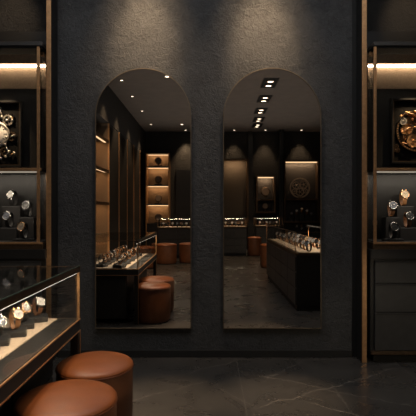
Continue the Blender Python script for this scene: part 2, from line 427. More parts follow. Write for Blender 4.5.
# ------------------------------------------------------------------ tall display cabinets
def tall_cabinet(sg, label, z_led):
    t = thing('display_cabinet', label, 'cabinet', (0, 0, 0))
    a, b = 1.345, 2.30            # |X| range
    yf, yb = 3.73, 4.135
    def bx(mb, x0, x1, *r, **k):
        mb.box(*(sorted((sg * x0, sg * x1))), *r, **k); return mb
    # base carcass and drawers
    bx(MB(), a - .02, b, yf + .03, yb, .075, .925, m='black', bev=.003).build('carcass', t)
    bx(MB(), a + .02, b, yf + .07, yb, 0, .075, m='matte').build('toe_kick', t)
    bx(MB(), a - .028, b, yf - .005, yb, .852, .93, m='black', bev=.004).build('counter', t)
    bx(MB(), a - .02, b, yf + .004, yf + .03, .072, .102, m='dkbronze', bev=.002).build('base_strip', t)
    for z0, z1 in ((.656, .836), (.421, .648), (.108, .413)):
        dr = bx(MB(), a + .012, b - .012, yf + .006, yf + .03, z0, z1, m='drawer', bev=.003).build('drawer', t)
        bx(MB(), a + .014, b - .014, yf + .001, yf + .012, z1 - .010, z1 - .004, m='matte').build('finger_groove', dr)
    # vitrine floor with bronze edge
    bx(MB(), a - .005, b, yf, yb, .93, .985, m='dkbronze', bev=.002).build('vitrine_base', t)
    bx(MB(), a + .012, b, yf + .012, yb - .01, .985, .992, m='matte').build('display_deck', t)
    bx(MB(), a - .004, b, yf - .006, yf + .004, .972, .990, m='bronze', bev=.002).build('edge_strip', t)
    # top
    zt = 1.25 + 168.5 * 3.73 / F
    bx(MB(), a, b, yf, 3.90, zt - .032, zt, m='graphite', bev=.003).build('top', t)
    bx(MB(), a + .002, b, yf + .005, 3.895, zt - .05, zt - .034, m='deep').build('top_rail', t)
    # frame posts
    po = 1.367 if sg < 0 else 1.346
    bx(MB(), po, po + .023, yf, yf + .02, .985, zt - .04, m='bronze', bev=.003).build('post', t)
    bx(MB(), po - .006, po + .004, 3.880, 3.89, .985, zt - .04, m='dkbronze', bev=.002).build('post', t)
    cl = bx(MB(), po - .004, po + .028, yf + .09, yf + .115, zt - .085, zt - .050, m='bronze', bev=.003)
    cl.build('glass_clamp', t)
    cl = bx(MB(), po - .003, po + .028, yf + .004, yf + .021, 1.13, 1.165, m='bronze', bev=.004); cl.build('glass_clamp', t)
    # back panel + light strip
    bx(MB(), a - .01, b, yb - .012, yb, .985, CZ - .9, m='black').build('back_panel', t)
    bx(MB(), a - .005, b, yb - .055, yb - .014, z_led + .016, z_led + .10, m='dkbronze', bev=.002).build('light_valance', t)
    bx(MB(), a + .0, b, yb - .050, yb - .018, z_led - .004, z_led + .005, m='led').build('light_strip', t)
    bx(MB(), a, b, yb - .016, yb - .010, 2.335, z_led - .012, m='warmpanel').build('lit_panel', t)
    # shelf
    zs = 1.25 + 41 * 3.75 / F
    bx(MB(), a + .02, b, yf + .02, yb - .012, zs - .018, zs + .006, m='black', bev=.002).build('shelf', t)
    bx(MB(), a + .012, b, yf + .006, yf + .020, zs - .016, zs + .008, m='bronze', bev=.002).build('shelf_edge', t)
    bx(MB(), a + .03, b, yf + .022, yf + .034, zs - .030, zs - .018, m='led_soft').build('shelf_light', t)
    # glazing
    bx(MB(), po + .024, b, yf + .009, yf + .015, .99, zt - .05, m='glass').build('glass_pane', t)
    bx(MB(), po + .004, po + .008, yf + .021, 3.879, .99, zt - .05, m='glass').build('glass_pane', t)
    return t
ZLED = 1.25 + 144 * 4.1 / F
tall_cabinet(-1, 'tall glazed display cabinet holding the white-faced skeleton clock', ZLED)
tall_cabinet(1, 'tall glazed display cabinet with black drawers, holding the copper skeleton clock', ZLED)
for sg in (-1, 1):
    area((sg * 1.83, 3.77, 1.553), (sg * 1.83, 3.92, 1.0), 3.0, .85, .06, (1, .84, .68))
    spot((sg * 1.82, 3.86, 2.55), (sg * 1.80, 4.08, 1.95), 62, 44, 1.0, .02)

# puck lights under cabinet tops
for sg, lb in ((-1, 'small bronze puck light under the left cabinet top'), (1, 'small bronze puck light under the right cabinet top')):
    t = thing('puck_light', lb, 'light', (sg * 1.80, 3.80, 1.25 + 168.5 * 3.73 / F - .05))
    p = MB(); p.lathe([(0, 0), (.028, 0), (.034, -.012), (.034, -.03), (.026, -.034), (.024, -.028)], 'bronze', None, 24); p.build('housing', t)
    p = MB(); p.lathe([(0, -.029), (.024, -.029)], 'lamp', None, 24); p.build('lens', t)

# ------------------------------------------------------------------ skeleton clocks in frames
def gear(mb, r, teeth, th, m, mat, spokes=5):
    n = teeth * 2; o = []; i = []
    for k in range(n * 2):
        a = 2 * PI * k / (n * 2); rr = r if (k // 2) % 2 == 0 else r * .88
        o.append((rr * math.cos(a), rr * math.sin(a))); i.append((r * .70 * math.cos(a), r * .70 * math.sin(a)))
    rot = mat
    mb.ring_prism(o, i, -th / 2, th / 2, m, rot)
    for k in range(spokes):
        a = 2 * PI * k / spokes
        b3 = bmesh.new(); bmesh.ops.create_cube(b3, size=1)
        for v in b3.verts: v.co = Vector((v.co.x * r * .72 + r * .36, v.co.y * th * .8, v.co.z * r * .10))
        mb.merge(b3, m, rot @ Matrix.Rotation(a, 4, 'Y'))
    mb.lathe([(0, th), (r * .16, th), (r * .18, -th), (0, -th)], m, rot @ Matrix.Rotation(PI / 2, 4, 'X'), 16)
def T(x, y, z): return Matrix.Translation((x, y, z))
def frame_and_back(t, w, h, dep=.05):
    o = [(-w / 2, -h / 2), (w / 2, -h / 2), (w / 2, h / 2), (-w / 2, h / 2)]
    q = .014; i = [(-w / 2 + q, -h / 2 + q), (w / 2 - q, -h / 2 + q), (w / 2 - q, h / 2 - q), (-w / 2 + q, h / 2 - q)]
    MB().ring_prism(o, i, -dep, 0, 'black').build('frame', t)
    q2 = q + .006; i2 = [(-w / 2 + q2, -h / 2 + q2), (w / 2 - q2, -h / 2 + q2), (w / 2 - q2, h / 2 - q2), (-w / 2 + q2, h / 2 - q2)]
    MB().ring_prism(i, i2, -dep + .004, -.004, 'dkbronze').build('inner_trim', t)
    MB().prism(i, -.012, -.001, 'deep').build('backing', t)
zc = 4.08
# white-faced clock (left)
X, Z = px(-4.5, 134, zc)
t = thing('skeleton_clock', 'black-framed wall clock with a white dial amid silver movement parts', 'clock', (X, zc + .03, Z))
frame_and_back(t, .47, .585)
RX = Matrix.Rotation(PI / 2, 4, 'X')
d = MB(); d.lathe([(0, .030), (.112, .030), (.116, .024), (.116, .012)], 'white', RX, 48)
for k in range(12):
    a = 2 * PI * k / 12; b3 = bmesh.new(); bmesh.ops.create_cube(b3, size=1)
    for v in b3.verts: v.co = Vector((v.co.x * .005, -.0312 + v.co.y * .001, v.co.z * .026 + .088))
    d.merge(b3, 'dark', Matrix.Rotation(a, 4, 'Y'))
d.build('dial', t)
c = MB(); c.ring_prism([(.124 * math.cos(2 * PI * k / 48), .098 * math.sin(2 * PI * k / 48)) for k in range(48)], [(.113 * math.cos(2 * PI * k / 48), .089 * math.sin(2 * PI * k / 48)) for k in range(48)], -.036, -.012, 'silverold'); c.build('bezel', t)
for a, l_, w_ in ((math.radians(40), .065, .007), (math.radians(-75), .092, .005)):
    h = MB(); b3 = bmesh.new(); bmesh.ops.create_cube(b3, size=1)
    for v in b3.verts: v.co = Vector((v.co.x * w_, -.0335 + v.co.y * .0015, (v.co.z + .4) * l_))
    h.merge(b3, 'dark', Matrix.Rotation(a, 4, 'Y')); h.build('hand', t)
for gx, gz, r, te, m in ((.105, .125, .050, 14, 'silverold'), (-.08, .165, .06, 16, 'silverold'), (.03, .165, .034, 10, 'steel'), (.14, -.02, .042, 12, 'dkbronze'), (-.13, -.09, .055, 14, 'silverold'), (.075, -.155, .040, 12, 'dkbronze'), (-.02, -.175, .045, 12, 'silverold'), (-.16, .05, .04, 12, 'copper')):
    g = MB(); gear(g, r, te, .012, m, T(gx, -.020, gz)); g.build('gear', t)
lv = [((.055, .15), (.04, .23)), ((.04, .23), (.005, .215)), ((.10, .12), (.155, .165)), ((.155, .165), (.15, .12)), ((.10, -.03), (.165, -.015)), ((.085, -.09), (.125, -.19)), ((.125, -.19), (.165, -.17)), ((.12, -.155), (.09, -.20)), ((.03, -.14), (.045, -.215)), ((-.09, .12), (-.15, .2)), ((-.12, -.1), (-.16, -.2)), ((-.05, -.17), (-.06, -.24))]
for (a, b) in lv:
    g = MB(); g.tube([(a[0], -.028, a[1]), (b[0], -.030, b[1])], .0055, random.choice(['steel', 'silverold', 'copper']), 8)
    for q in (a, b): g.lathe([(0, .038), (.011, .038), (.012, .024), (0, .024)], 'silverold', T(q[0], 0, q[1]) @ RX, 14)
    g.build('lever', t)
# copper clock (right)
X, Z = px(417, 131, zc)
t = thing('skeleton_clock', 'black-framed wall clock of copper gears inside a round movement ring', 'clock', (X, zc + .03, Z))
frame_and_back(t, .46, .575)
def circ(r, n=64): return [(r * math.cos(2 * PI * k / n), r * math.sin(2 * PI * k / n)) for k in range(n)]
c = MB(); c.ring_prism(circ(.182), circ(.166), -.030, -.010, 'dkbronze')
for k in range(48):
    b3 = bmesh.new(); bmesh.ops.create_cube(b3, size=1)
    for v in b3.verts: v.co = Vector((v.co.x * .004, -.031 + v.co.y * .002, v.co.z * .012 + .174))
    c.merge(b3, 'copper', Matrix.Rotation(2 * PI * k / 48, 4, 'Y'))
c.build('movement_ring', t)
for gx, gz, r, te, m, y in ((-.085, .015, .058, 18, 'copper', -.022), (-.03, -.085, .062, 20, 'copper', -.026), (-.035, .105, .066, 20, 'gold', -.030), (.045, .02, .06, 18, 'copper', -.034), (.10, -.07, .055, 16, 'dkbronze', -.022), (.09, .10, .055, 16, 'copper', -.024), (-.12, -.06, .032, 12, 'gold', -.034), (-.125, .085, .034, 12, 'silverold', -.034), (-.005, .01, .04, 14, 'dkbronze', -.040)):
    g = MB(); gear(g, r, te, .010, m, T(gx, y, gz)); g.lathe([(r * .12, .006), (r * .70, .004)], m, T(gx, y + .006, gz) @ RX, 24, False); g.build('gear', t)
for (a, b) in (((-.15, .13), (-.02, .17)), ((-.10, .16), (.05, .09)), ((-.14, -.01), (-.03, .03)), ((-.13, -.11), (-.05, -.15)), ((0, 0), (.06, -.14))):
    g = MB(); g.tube([(a[0], -.046, a[1]), ((a[0] + b[0]) / 2, -.048, (a[1] + b[1]) / 2 + .012), (b[0], -.046, b[1])], .007, 'gold', 8)
    for q in (a, b): g.lathe([(0, .054), (.010, .054), (.011, .040), (0, .040)], 'copper', T(q[0], 0, q[1]) @ RX, 14)
    g.build('bridge', t)
for a, l_, w_ in ((math.radians(-50), .085, .007), (math.radians(25), .13, .005)):
    h = MB(); b3 = bmesh.new(); bmesh.ops.create_cube(b3, size=1)
    for v in b3.verts: v.co = Vector((v.co.x * w_, -.056 + v.co.y * .002, (v.co.z + .4) * l_))
    h.merge(b3, 'dark', Matrix.Rotation(a, 4, 'Y')); h.build('hand', t)
for q in ((-.178, -.135), (-.165, -.17), (-.185, -.165)):
    g = MB(); gear(g, .020, 9, .008, 'dkbronze', T(q[0], -.02, q[1]), 4); g.build('gear', t)

# ------------------------------------------------------------------ watches in the tall cabinets
ZF = .992
SC = 1.55
def cabinet_watch(x, ytop, z, label, blabel, dial, strap, case, sub, rz, w_=.145, d_=.10):
    X, Zt = px(x, ytop, z)
    make_block('display_plinth', blabel, w_, d_, max(.02, Zt - ZF), (X, z, ZF), 0)
    o = make_watch(label, dial, strap, case, sub, None, 14); o.scale = (SC,) * 3; o.location = (X, z, max(ZF + .02, Zt)); o.rotation_euler = (0, 0, rz)
cabinet_watch(13.5, 206, 4.05, 'white-dialled steel watch with black strap, topmost in the left cabinet', 'tallest black plinth in the left cabinet, under the white-dialled watch', 'white', 'strap_black', 'steel', False, -.35, .16, .10)
cabinet_watch(28.5, 217, 3.99, 'silver chronograph with dark dial, nearest the bronze posts of the left cabinet', 'black plinth in the left cabinet nearest the bronze posts', 'dark', 'strap_black', 'steel', True, -.25, .13, .10)
cabinet_watch(9.5, 227.5, 3.93, 'steel chronograph with slate dial below the white-dialled watch', 'black plinth in the left cabinet, below the white-dialled watch', 'bluegrey', 'strap_black', 'steel', True, -.3, .16, .09)
cabinet_watch(24, 239.5, 3.83, 'rose-gold watch with taupe dial, lowest in the left cabinet', 'lowest black plinth in the left cabinet, under the taupe-dialled watch', 'taupe', 'strap_black', 'gold', True, -.3, .16, .08)
cabinet_watch(-6, 217, 3.99, 'gold watch with cream dial half hidden at the photo edge, left cabinet', 'black plinth under the cream-dialled watch in the left cabinet', 'cream', 'strap_brown', 'gold', False, -.1, .13, .10)
cabinet_watch(403, 206, 4.05, 'cream-dialled gold watch on tan strap, topmost in the right cabinet', 'tallest black plinth in the right cabinet, under the cream-dialled watch', 'cream', 'strap_tan', 'gold', False, .05, .15, .10)
cabinet_watch(391, 217, 3.99, 'slate-dialled chronograph on brown strap, nearest the bronze post of the right cabinet', 'black plinth under the slate-dialled watch in the right cabinet', 'bluegrey', 'strap_brown', 'steel', True, .05, .13, .10)
cabinet_watch(407.5, 227.5, 3.93, 'black-dialled steel watch on brown strap, below the cream-dialled watch', 'black plinth in the right cabinet below the cream-dialled watch', 'dark', 'strap_brown', 'steel', True, .15, .16, .09)
cabinet_watch(392.5, 240, 3.83, 'black chronograph on black strap, lowest in the right cabinet', 'lowest black plinth in the right cabinet', 'dark', 'strap_black', 'steel', True, .1, .16, .08)
cabinet_watch(421, 217, 3.99, 'gold watch on tan strap cut off by the photo edge, right cabinet', 'black plinth at the photo edge in the right cabinet', 'cream', 'strap_tan', 'gold', False, .1, .13, .10)

# ------------------------------------------------------------------ stools
def make_stool(label, r, h, loc, group=None):
    t = thing('leather_stool', label, 'stool', loc, 0, group)
    b = MB(); b.lathe([(0, .0), (r - .03, .0), (r - .02, .012), (r - .014, .02), (r - .004, .06), (r - .001, h * .5), (r - .001, h - .06), (r - .003, h - .024)], 'leather_shaded', None, 64); b.build('body', t)
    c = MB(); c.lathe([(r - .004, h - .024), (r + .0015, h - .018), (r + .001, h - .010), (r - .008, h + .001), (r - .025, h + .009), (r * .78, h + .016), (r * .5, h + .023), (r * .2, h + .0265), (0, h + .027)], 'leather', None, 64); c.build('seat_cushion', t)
    p = MB(); p.torus(r - .0005, .0045, h - .023, 'piping', 64, 8); p.build('piping', t)
    f = MB()
    f.torus(r - .022, .006, .006, 'matte', 48, 6); f.build('base_ring', t)
    return t
make_stool('round cognac leather stool nearest the viewer, its lower half out of frame', .222, .40, (-.640, 2.09, 0))
make_stool('round cognac leather stool standing at the end of the display table', .208, .40, (-.628, 2.56, 0))

# ------------------------------------------------------------------ foreground display table
TX1, TX0, TY0, TY1, TZ, TG = -.762, -1.50, .95, 2.74, .607, .916
t = thing('display_table', 'glass-topped display table of watches beside the two cognac stools', 'display table', (0, 0, 0))
MB().box(TX0, TX1, TY0, TY1, TZ - .070, TZ - .004, 'matte', .003).build('apron', t)
e = MB()
for z0, z1 in ((TZ - .075, TZ - .069), (TZ - .008, TZ - .001)):
    e.box(TX1 - .004, TX1 + .003, TY0, TY1 + .003, z0, z1, 'bronze'); e.box(TX0, TX1, TY1 - .004, TY1 + .003, z0, z1, 'bronze')
e.build('edge_strip', t)
MB().box(TX0 + .005, TX1 - .008, TY0 + .005, TY1 - .008, TZ - .004, TZ, 'black', .001).build('deck', t)
MB().box(TX0 + .12, TX1 - .125, TY0 + .04, TY1 - .03, TZ, TZ + .004, 'pad', .001).build('display_pad', t)
for x in (TX0, TX1 - .045):
    for y in (TY0, TY1 - .045):
        lg = MB().box(x, x + .045, y, y + .045, 0, TZ - .07, 'black', .002).build('leg', t)
        if x > -1: MB().box(x + .042, x + .048, y + .041, y + .048, 0, TZ - .07, 'bronze').build('edge_strip', lg)
MB().box(TX0 + .02, TX1 - .15, TY0 + .03, TY1 - .06, .05, TZ - .07, 'matte').build('cupboard', t)
for k in range(3):
    y0 = TY0 + .05 + k * .56
    for z0, z1 in ((.06, .285), (.295, TZ - .08)):
        MB().box(TX1 - .15, TX1 - .137, y0, y0 + .545, z0, z1, 'drawer', .002).build('drawer', t)
# glazing frame
area((TX1 - .03, (TY0 + TY1) / 2, TG - .03), (TX1 - .25, (TY0 + TY1) / 2, TZ), 9, TY1 - TY0 - .1, .012, (1, .80, .58), (0, 1, 0))
fr = MB()
fr.box(TX1 - .012, TX1 + .000, TY1 - .012, TY1, TZ, TG, 'bronze'); fr.build('post', t)
MB().box(TX1 - .012, TX1, TY0, TY0 + .012, TZ, TG, 'bronze').build('post', t)
MB().box(TX0, TX0 + .012, TY1 - .012, TY1, TZ, TG, 'bronze').build('post', t)
MB().box(TX1 - .016, TX1, TY0, TY1, TG - .034, TG, 'dkbronze', .001).build('top_rail', t)
MB().box(TX0, TX1 - .016, TY1 - .008, TY1, TG - .007, TG, 'dkbronze', .001).build('top_rail', t)
MB().box(TX0, TX0 + .012, TY0, TY1, TG - .012, TG, 'dkbronze', .001).build('top_rail', t)
MB().box(TX1 - .019, TX1 - .011, TY0 + .02, TY1 - .02, TG - .040, TG - .036, 'led_table').build('light_strip', t)
MB().box(TX0 + .012, TX1 - .014, TY0, TY1 - .008, TG + .000, TG + .006, 'glass').build('glass_pane', t)
MB().box(TX1 - .001, TX1 + .0012, TY0, TY1, TG + .0005, TG + .006, 'glass_edge').build('glass_edge', t)
MB().box(TX1 - .009, TX1 - .004, TY0 + .013, TY1 - .013, TZ, TG - .034, 'glass').build('glass_pane', t)
MB().box(TX0 + .013, TX1 - .013, TY1 - .009, TY1 - .004, TZ, TG - .008, 'glass').build('glass_pane', t)
MB().box(TX0 + .004, TX0 + .009, TY0 + .013, TY1 - .013, TZ, TG - .016, 'glass').build('glass_pane', t)

colw = [('white', 'strap_brown', 'steel', False), ('white', 'strap_tan', 'gold', True), ('dark', 'strap_black', 'gold', True), ('bluegrey', 'strap_black', 'steel', True), ('dark', 'strap_brown', 'steel', False), ('cream', 'strap_tan', 'gold', False)]
lab = ['white-dialled watch on the display-table block nearest the mirror',
       'gold watch with black dial, second display-table block from the mirror',
       'gold chronograph with white dial, third display-table block from the mirror',
       'slate-dialled watch, fourth display-table block from the mirror, at the photo edge']
blab = ['low black leather block in the display table nearest the mirror', 'second low black block from the mirror in the display table',
        'third low black block from the mirror in the display table', 'fourth low black block from the mirror, cut by the photo edge']
protos = []
ROT = math.radians(20)
for k in range(10):
    y = 2.655 - k * .155
    X = -.985 - (.02 if k % 2 else .0)
    lb = blab[k] if k < 4 else 'low black leather block further along the display table'
    make_block('display_block', lb, .115, .105, .032, (X, y, TZ + .004), ROT, 'block', None if k < 4 else 'blocks further along the display table')
    dl, st, cs, sb = colw[[0, 2, 1, 3, 5, 4, 1, 0, 3, 2][k]]
    lb = lab[k] if k < 4 else 'watch on a low block further along the display table'
    o = make_watch(lb, dl, st, cs, sb, None if k < 4 else 'watches further along the display table')
    o.location = (X, y, TZ + .036); o.scale = (1.22,) * 3; o.rotation_euler = (0, 0, math.radians(58))
    protos.append(o)
for k in range(8):
    y = 2.60 - k * .20; X = -1.20
    lb = 'low black block in the rear row of the display table, nearest the mirror' if k == 0 else 'low black block in the rear row of the display table'
    make_block('display_block', lb, .115, .105, .032, (X, y, TZ + .004), ROT, 'block', None if k == 0 else 'rear row blocks of the display table')
    o = dup(protos[[1, 2, 0, 3, 4, 2, 1, 0][k]], (X, y, TZ + .036), math.radians(58), 'black-dialled gold watch in the rear row of the display table, nearest the mirror' if k == 0 else 'watch in the rear row of the display table', None if k == 0 else 'rear row watches of the display table', 1.22)

# ------------------------------------------------------------------ showcases behind the viewer (seen in the mirrors)
def showcase(label, x0, x1, y0, y1, zd, zg, drawer_side, cols, strip='led_table', group=None):
    t = thing('watch_showcase', label, 'showcase', (0, 0, 0), 0, group)
    MB().box(x0 + .02, x1 - .02, y0 + .02, y1 - .02, 0, .06, 'matte').build('toe_kick', t)
    MB().box(x0 + .012, x1 - .012, y0 + .012, y1 - .012, .06, zd - .03, 'black', .003).build('body', t)
    MB().box(x0, x1, y0, y1, zd - .03, zd, 'dkbronze', .002).build('deck', t)
    MB().box(x0 + .05, x1 - .05, y0 + .05, y1 - .05, zd, zd + .004, 'pad').build('display_pad', t)
    rows = [(.075, .275), (.29, .475), (.49, zd - .055)]
    for c in range(cols):
        for z0, z1 in rows:
            if drawer_side == '-x':
                w_ = (y1 - y0 - .03) / cols; MB().box(x0 - .002, x0 + .014, y0 + .015 + c * w_ + .006, y0 + .015 + (c + 1) * w_ - .006, z0, z1, 'drawer', .002).build('drawer', t)
            else:
                w_ = (x1 - x0 - .03) / cols; MB().box(x0 + .015 + c * w_ + .003, x0 + .015 + (c + 1) * w_ - .003, y1 - .014, y1 + .002, z0, z1, 'drawer', .002).build('drawer', t)
    q = .008
    for x in (x0, x1 - q):
        for y in (y0, y1 - q): MB().box(x, x + q, y, y + q, zd, zg, 'bronze').build('post', t)
    f = MB(); f.box(x0, x1, y0, y0 + q, zg - q, zg, 'dkbronze'); f.box(x0, x1, y1 - q, y1, zg - q, zg, 'dkbronze')
    f.box(x0, x0 + q, y0, y1, zg - q, zg, 'dkbronze'); f.box(x1 - q, x1, y0, y1, zg - q, zg, 'dkbronze'); f.build('top_frame', t)
    if x1 - x0 > y1 - y0: MB().box(x0 + .02, x1 - .02, y0 + .012, y0 + .024, zg - .022, zg - .010, 'led_soft').build('light_strip', t)
    else: MB().box(x1 - .024, x1 - .012, y0 + .02, y1 - .02, zg - .022, zg - .010, 'led_soft').build('light_strip', t)
    g = .005
    if x1 - x0 > y1 - y0: area(((x0 + x1) / 2, y0 + .03, zg - .03), ((x0 + x1) / 2, y0 + .04, zd), 3.5 * (x1 - x0), x1 - x0 - .06, .012, (1, .80, .58))
    else: area((x1 - .03, (y0 + y1) / 2, zg - .03), (x1 - .04, (y0 + y1) / 2, zd), 65, y1 - y0 - .1, .012, (1, .80, .58), (0, 1, 0))
    MB().box(x0 + .002, x1 - .002, y0 + .002, y1 - .002, zg, zg + g, 'glass').build('glass_pane', t)
    MB().box(x0 + .002, x0 + .002 + g, y0 + q, y1 - q, zd, zg - q, 'glass').build('glass_pane', t)
    MB().box(x0 + q, x1 - q, y1 - .002 - g, y1 - .002, zd, zg - q, 'glass').build('glass_pane', t)
    return t
RX0, RX1, RY0, RY1 = 1.08, 1.86, -.73, 2.10
showcase('long black watch showcase with drawers, its glass top lit, reflected in the right mirror', RX0, RX1, RY0, RY1, .72, .98, '-x', 5)
def mirror_watches(x, ys, rz, zd, label, group, sc=1.25):
    for i, y in enumerate(ys):
        dup(protos[[0, 1, 2, 3, 0, 5, 1, 4, 0][i % 9]], (x, y, zd), rz, label, group, sc)
n = 13
for j, x in enumerate((1.28, 1.50)):
    ys = [RY0 + .16 + k * (RY1 - RY0 - .32) / (n - 1) for k in range(n)]
    mirror_watches(x, ys, math.radians(-120) if j == 0 else math.radians(-130), .724, ('watch in the row of the long showcase nearest its drawers', 'watch in the inner row of the long showcase')[j], ('outer row of watches in the long showcase', 'inner row of watches in the long showcase')[j], 1.55)
# far cases, in front of the back wall
def far_case(label, x0, x1, y1, dep, zd, zg, nw, wl, wg):
    showcase(label, x0, x1, y1 - dep, y1, zd, zg, '+y', 2)
    for k in range(nw):
        x = x0 + .13 + k * (x1 - x0 - .26) / (nw - 1)
        dup(protos[[0, 1, 0, 3, 1][k % 5]], (x, y1 - .2, zd + .004), PI + random.uniform(-.2, .2), wl, wg, 1.5)
def yd(d): return 7.77 - d
far_case('far black showcase reflected in the left mirror, two stools before it', -1.30, -.32, yd(11.9), .6, .80, 1.03, 7, 'watch in the far showcase with stools before it', 'watches in the far showcase of the left mirror')
far_case('far black showcase at the inner edge of the right mirror', .36, 1.06, yd(12.5), .6, .80, 1.03, 6, 'watch in the far showcase at the inner edge of the right mirror', 'watches in the far inner showcase')
far_case('far black showcase below the arched wall niche', 1.36, 2.12, yd(13.1), .55, .80, 1.03, 6, 'watch in the far showcase below the arched niche', 'watches in the showcase below the arched niche')
st = make_stool('cognac stool before the far showcase, the whole one seen in the left mirror', .25, .45, (-.98, yd(10.75), 0))
make_stool('cognac stool at the inner edge of the left mirror, before the far showcase', .25, .45, (-.44, yd(10.95), 0))
make_stool('cognac stool beside the display table reflected small in the left mirror', .23, .45, (-1.36, yd(9.9), 0))
make_stool('cognac stool between the far showcases in the right mirror', .19, .50, (1.27, yd(12.6), 0))
make_stool('cognac stool peeking past the end of the long showcase in the right mirror', .21, .50, (1.345, yd(10.0), 0))

# ------------------------------------------------------------------ left wall: bulkhead, tall cabinets, lit shelves
XW = -2.0
struct(MB().box(XL, XW, YB, -.0, 3.0, CZ, 'wall_black').build('wall_left_bulkhead'), 'black bulkhead over the tall wall cabinets', 'wall')
def wall_unit(y0, y1, label):
    t = thing('tall_wall_cabinet', label, 'cabinet', (0, 0, 0))
    MB().box(XL, XW - .02, y0, y1, 0, 3.0, 'matte').build('carcass', t)
    MB().box(XW - .02, XW, y0 + .06, y1 - .04, .10, 2.98, 'matte', .003).build('door', t)
    MB().box(XW - .02, XW + .012, y0 + .004, y0 + .05, 0, 3.0, 'bronze', .002).build('edge_strip', t)
for (d0, d1, lb) in ((9.35, 10.35, 'tall black wall cabinet next to the lit wall shelves'), (10.35, 11.4, 'tall black wall cabinet second from the lit wall shelves'), (11.4, 12.4, 'tall black wall cabinet third from the lit wall shelves'), (12.4, 13.5, 'tall black wall cabinet next to the back wall shelving')):
    wall_unit(yd(d1), yd(d0), lb)
def clock_ornament(label, loc, rz, sc):
    t = thing('mantel_clock', label, 'clock', loc, rz)
    MB().box(-.09, .09, -.045, .045, 0, .025, 'matte', .004).build('plinth', t)
    MB().tube([(0, 0, .024), (0, 0, .07)], .012, 'dkbronze').build('stem', t)
    d = MB(); d.lathe([(0, .02), (.075, .02), (.085, .012), (.085, -.012), (.075, -.02), (0, -.02)], 'dkbronze', T(0, 0, .145) @ RX, 32); d.build('clock_case', t)
    d = MB(); d.lathe([(0, .0225), (.07, .0225)], 'taupe', T(0, 0, .145) @ RX, 32, False)
    d.lathe([(0, .0225), (.07, .0225)], 'taupe', T(0, 0, .145) @ Matrix.Rotation(-PI / 2, 4, 'X'), 32, False); d.build('dial', t)
    t.scale = (sc,) * 3
    return t
# lit open shelves on the left wall
t = thing('lit_shelf_unit', 'warmly lit open shelf unit along the side wall, reflected in the left mirror', 'shelf unit', (0, 0, 0))
y0, y1 = yd(9.3), yd(7.5)
MB().box(XL, XL + .03, y0, y1, .1, 3.0, 'warmpanel').build('back_panel', t)
for y, mm in ((y0, 'warmpanel'), (y1 - .03, 'black')): MB().box(XL + .03, XW - .02, y, y + .03, 0, 3.0, mm).build('side_panel', t)
MB().box(XW - .02, XW + .01, y0, y0 + .03, 0, 3.0, 'bronze').build('edge_strip', t); MB().box(XW - .02, XW, y1 - .03, y1, 0, 3.0, 'black').build('edge_strip', t)
for z in (.75, 1.38, 2.02, 2.62):
    s = MB().box(XL + .03, XW - .01, y0 + .03, y1 - .03, z, z + .03, 'black').build('shelf', t)
    MB().box(XW - .09, XW - .05, y0 + .05, y1 - .05, z - .014, z, 'led_far').build('light_strip', s)
    area((XW - .1, (y0 + y1) / 2, z - .02), (XL, (y0 + y1) / 2, z - .5), 5.5, 1.5, .04, (1, .62, .32), (0, 1, 0))
    MB().box(XW - .012, XW + .002, y0 + .03, y1 - .03, z - .03, z + .03, 'dkbronze').build('edge_strip', s)
for z, nm in ((.78, 'lowest'), (1.41, 'second'), (2.05, 'third')):
    clock_ornament('small bronze clock on the %s shelf of the side wall unit' % nm, (-2.22, yd(8.75), z), math.radians(70), 1.35)

# back wall, left: lit shelf tower
t = thing('lit_shelf_tower', 'warmly lit shelf tower against the back wall, seen in the left mirror', 'shelf unit', (0, 0, 0))
x0, x1, yb0, yb1 = -1.93, -1.20, YB + .002, YB + .42
MB().box(x0, x1, yb0, yb0 + .03, 0, 3.02, 'warmpanel').build('back_panel', t)
MB().box(x0, x0 + .03, yb0 + .03, yb1, 0, 3.02, 'bronze').build('side_panel', t); MB().box(x1 - .03, x1, yb0 + .03, yb1, 0, 3.02, 'bronze').build('side_panel', t)
for z in (.80, 1.40, 2.0, 2.58, 3.0):
    s = MB().box(x0 + .03, x1 - .03, yb0 + .03, yb1 - .02, z, z + .03, 'black').build('shelf', t)
    if z > .9: area((-1.56, yb0 + .16, z - .03), (-1.56, yb0, z - .45), 1.7, .6, .04, (1, .62, .32))
    if z > .9: MB().box(x0 + .04, x1 - .04, yb0 + .06, yb0 + .10, z - .02, z, 'led_far').build('light_strip', s)
MB().box(x0 + .03, x1 - .03, yb0 + .03, yb1 - .02, 0, .80, 'black').build('cupboard', t)
for z, nm in ((.83, 'lowest'), (1.43, 'second'), (2.03, 'third'), (2.61, 'topmost')):
    clock_ornament('small dark clock on the %s shelf of the back wall tower' % nm, (-1.56, YB + .22, z), PI, 1.3)
t = thing('wall_panel', 'plain dark panel on the back wall beside the lit shelf tower', 'panel', (0, 0, 0))
MB().box(-1.02, -.38, YB + .002, YB + .05, .5, 2.55, 'black', .004).build('panel', t)
MB().box(-.36, -.30, YB + .002, YB + .06, 0, CZ, 'bronze').build('edge_strip', t)
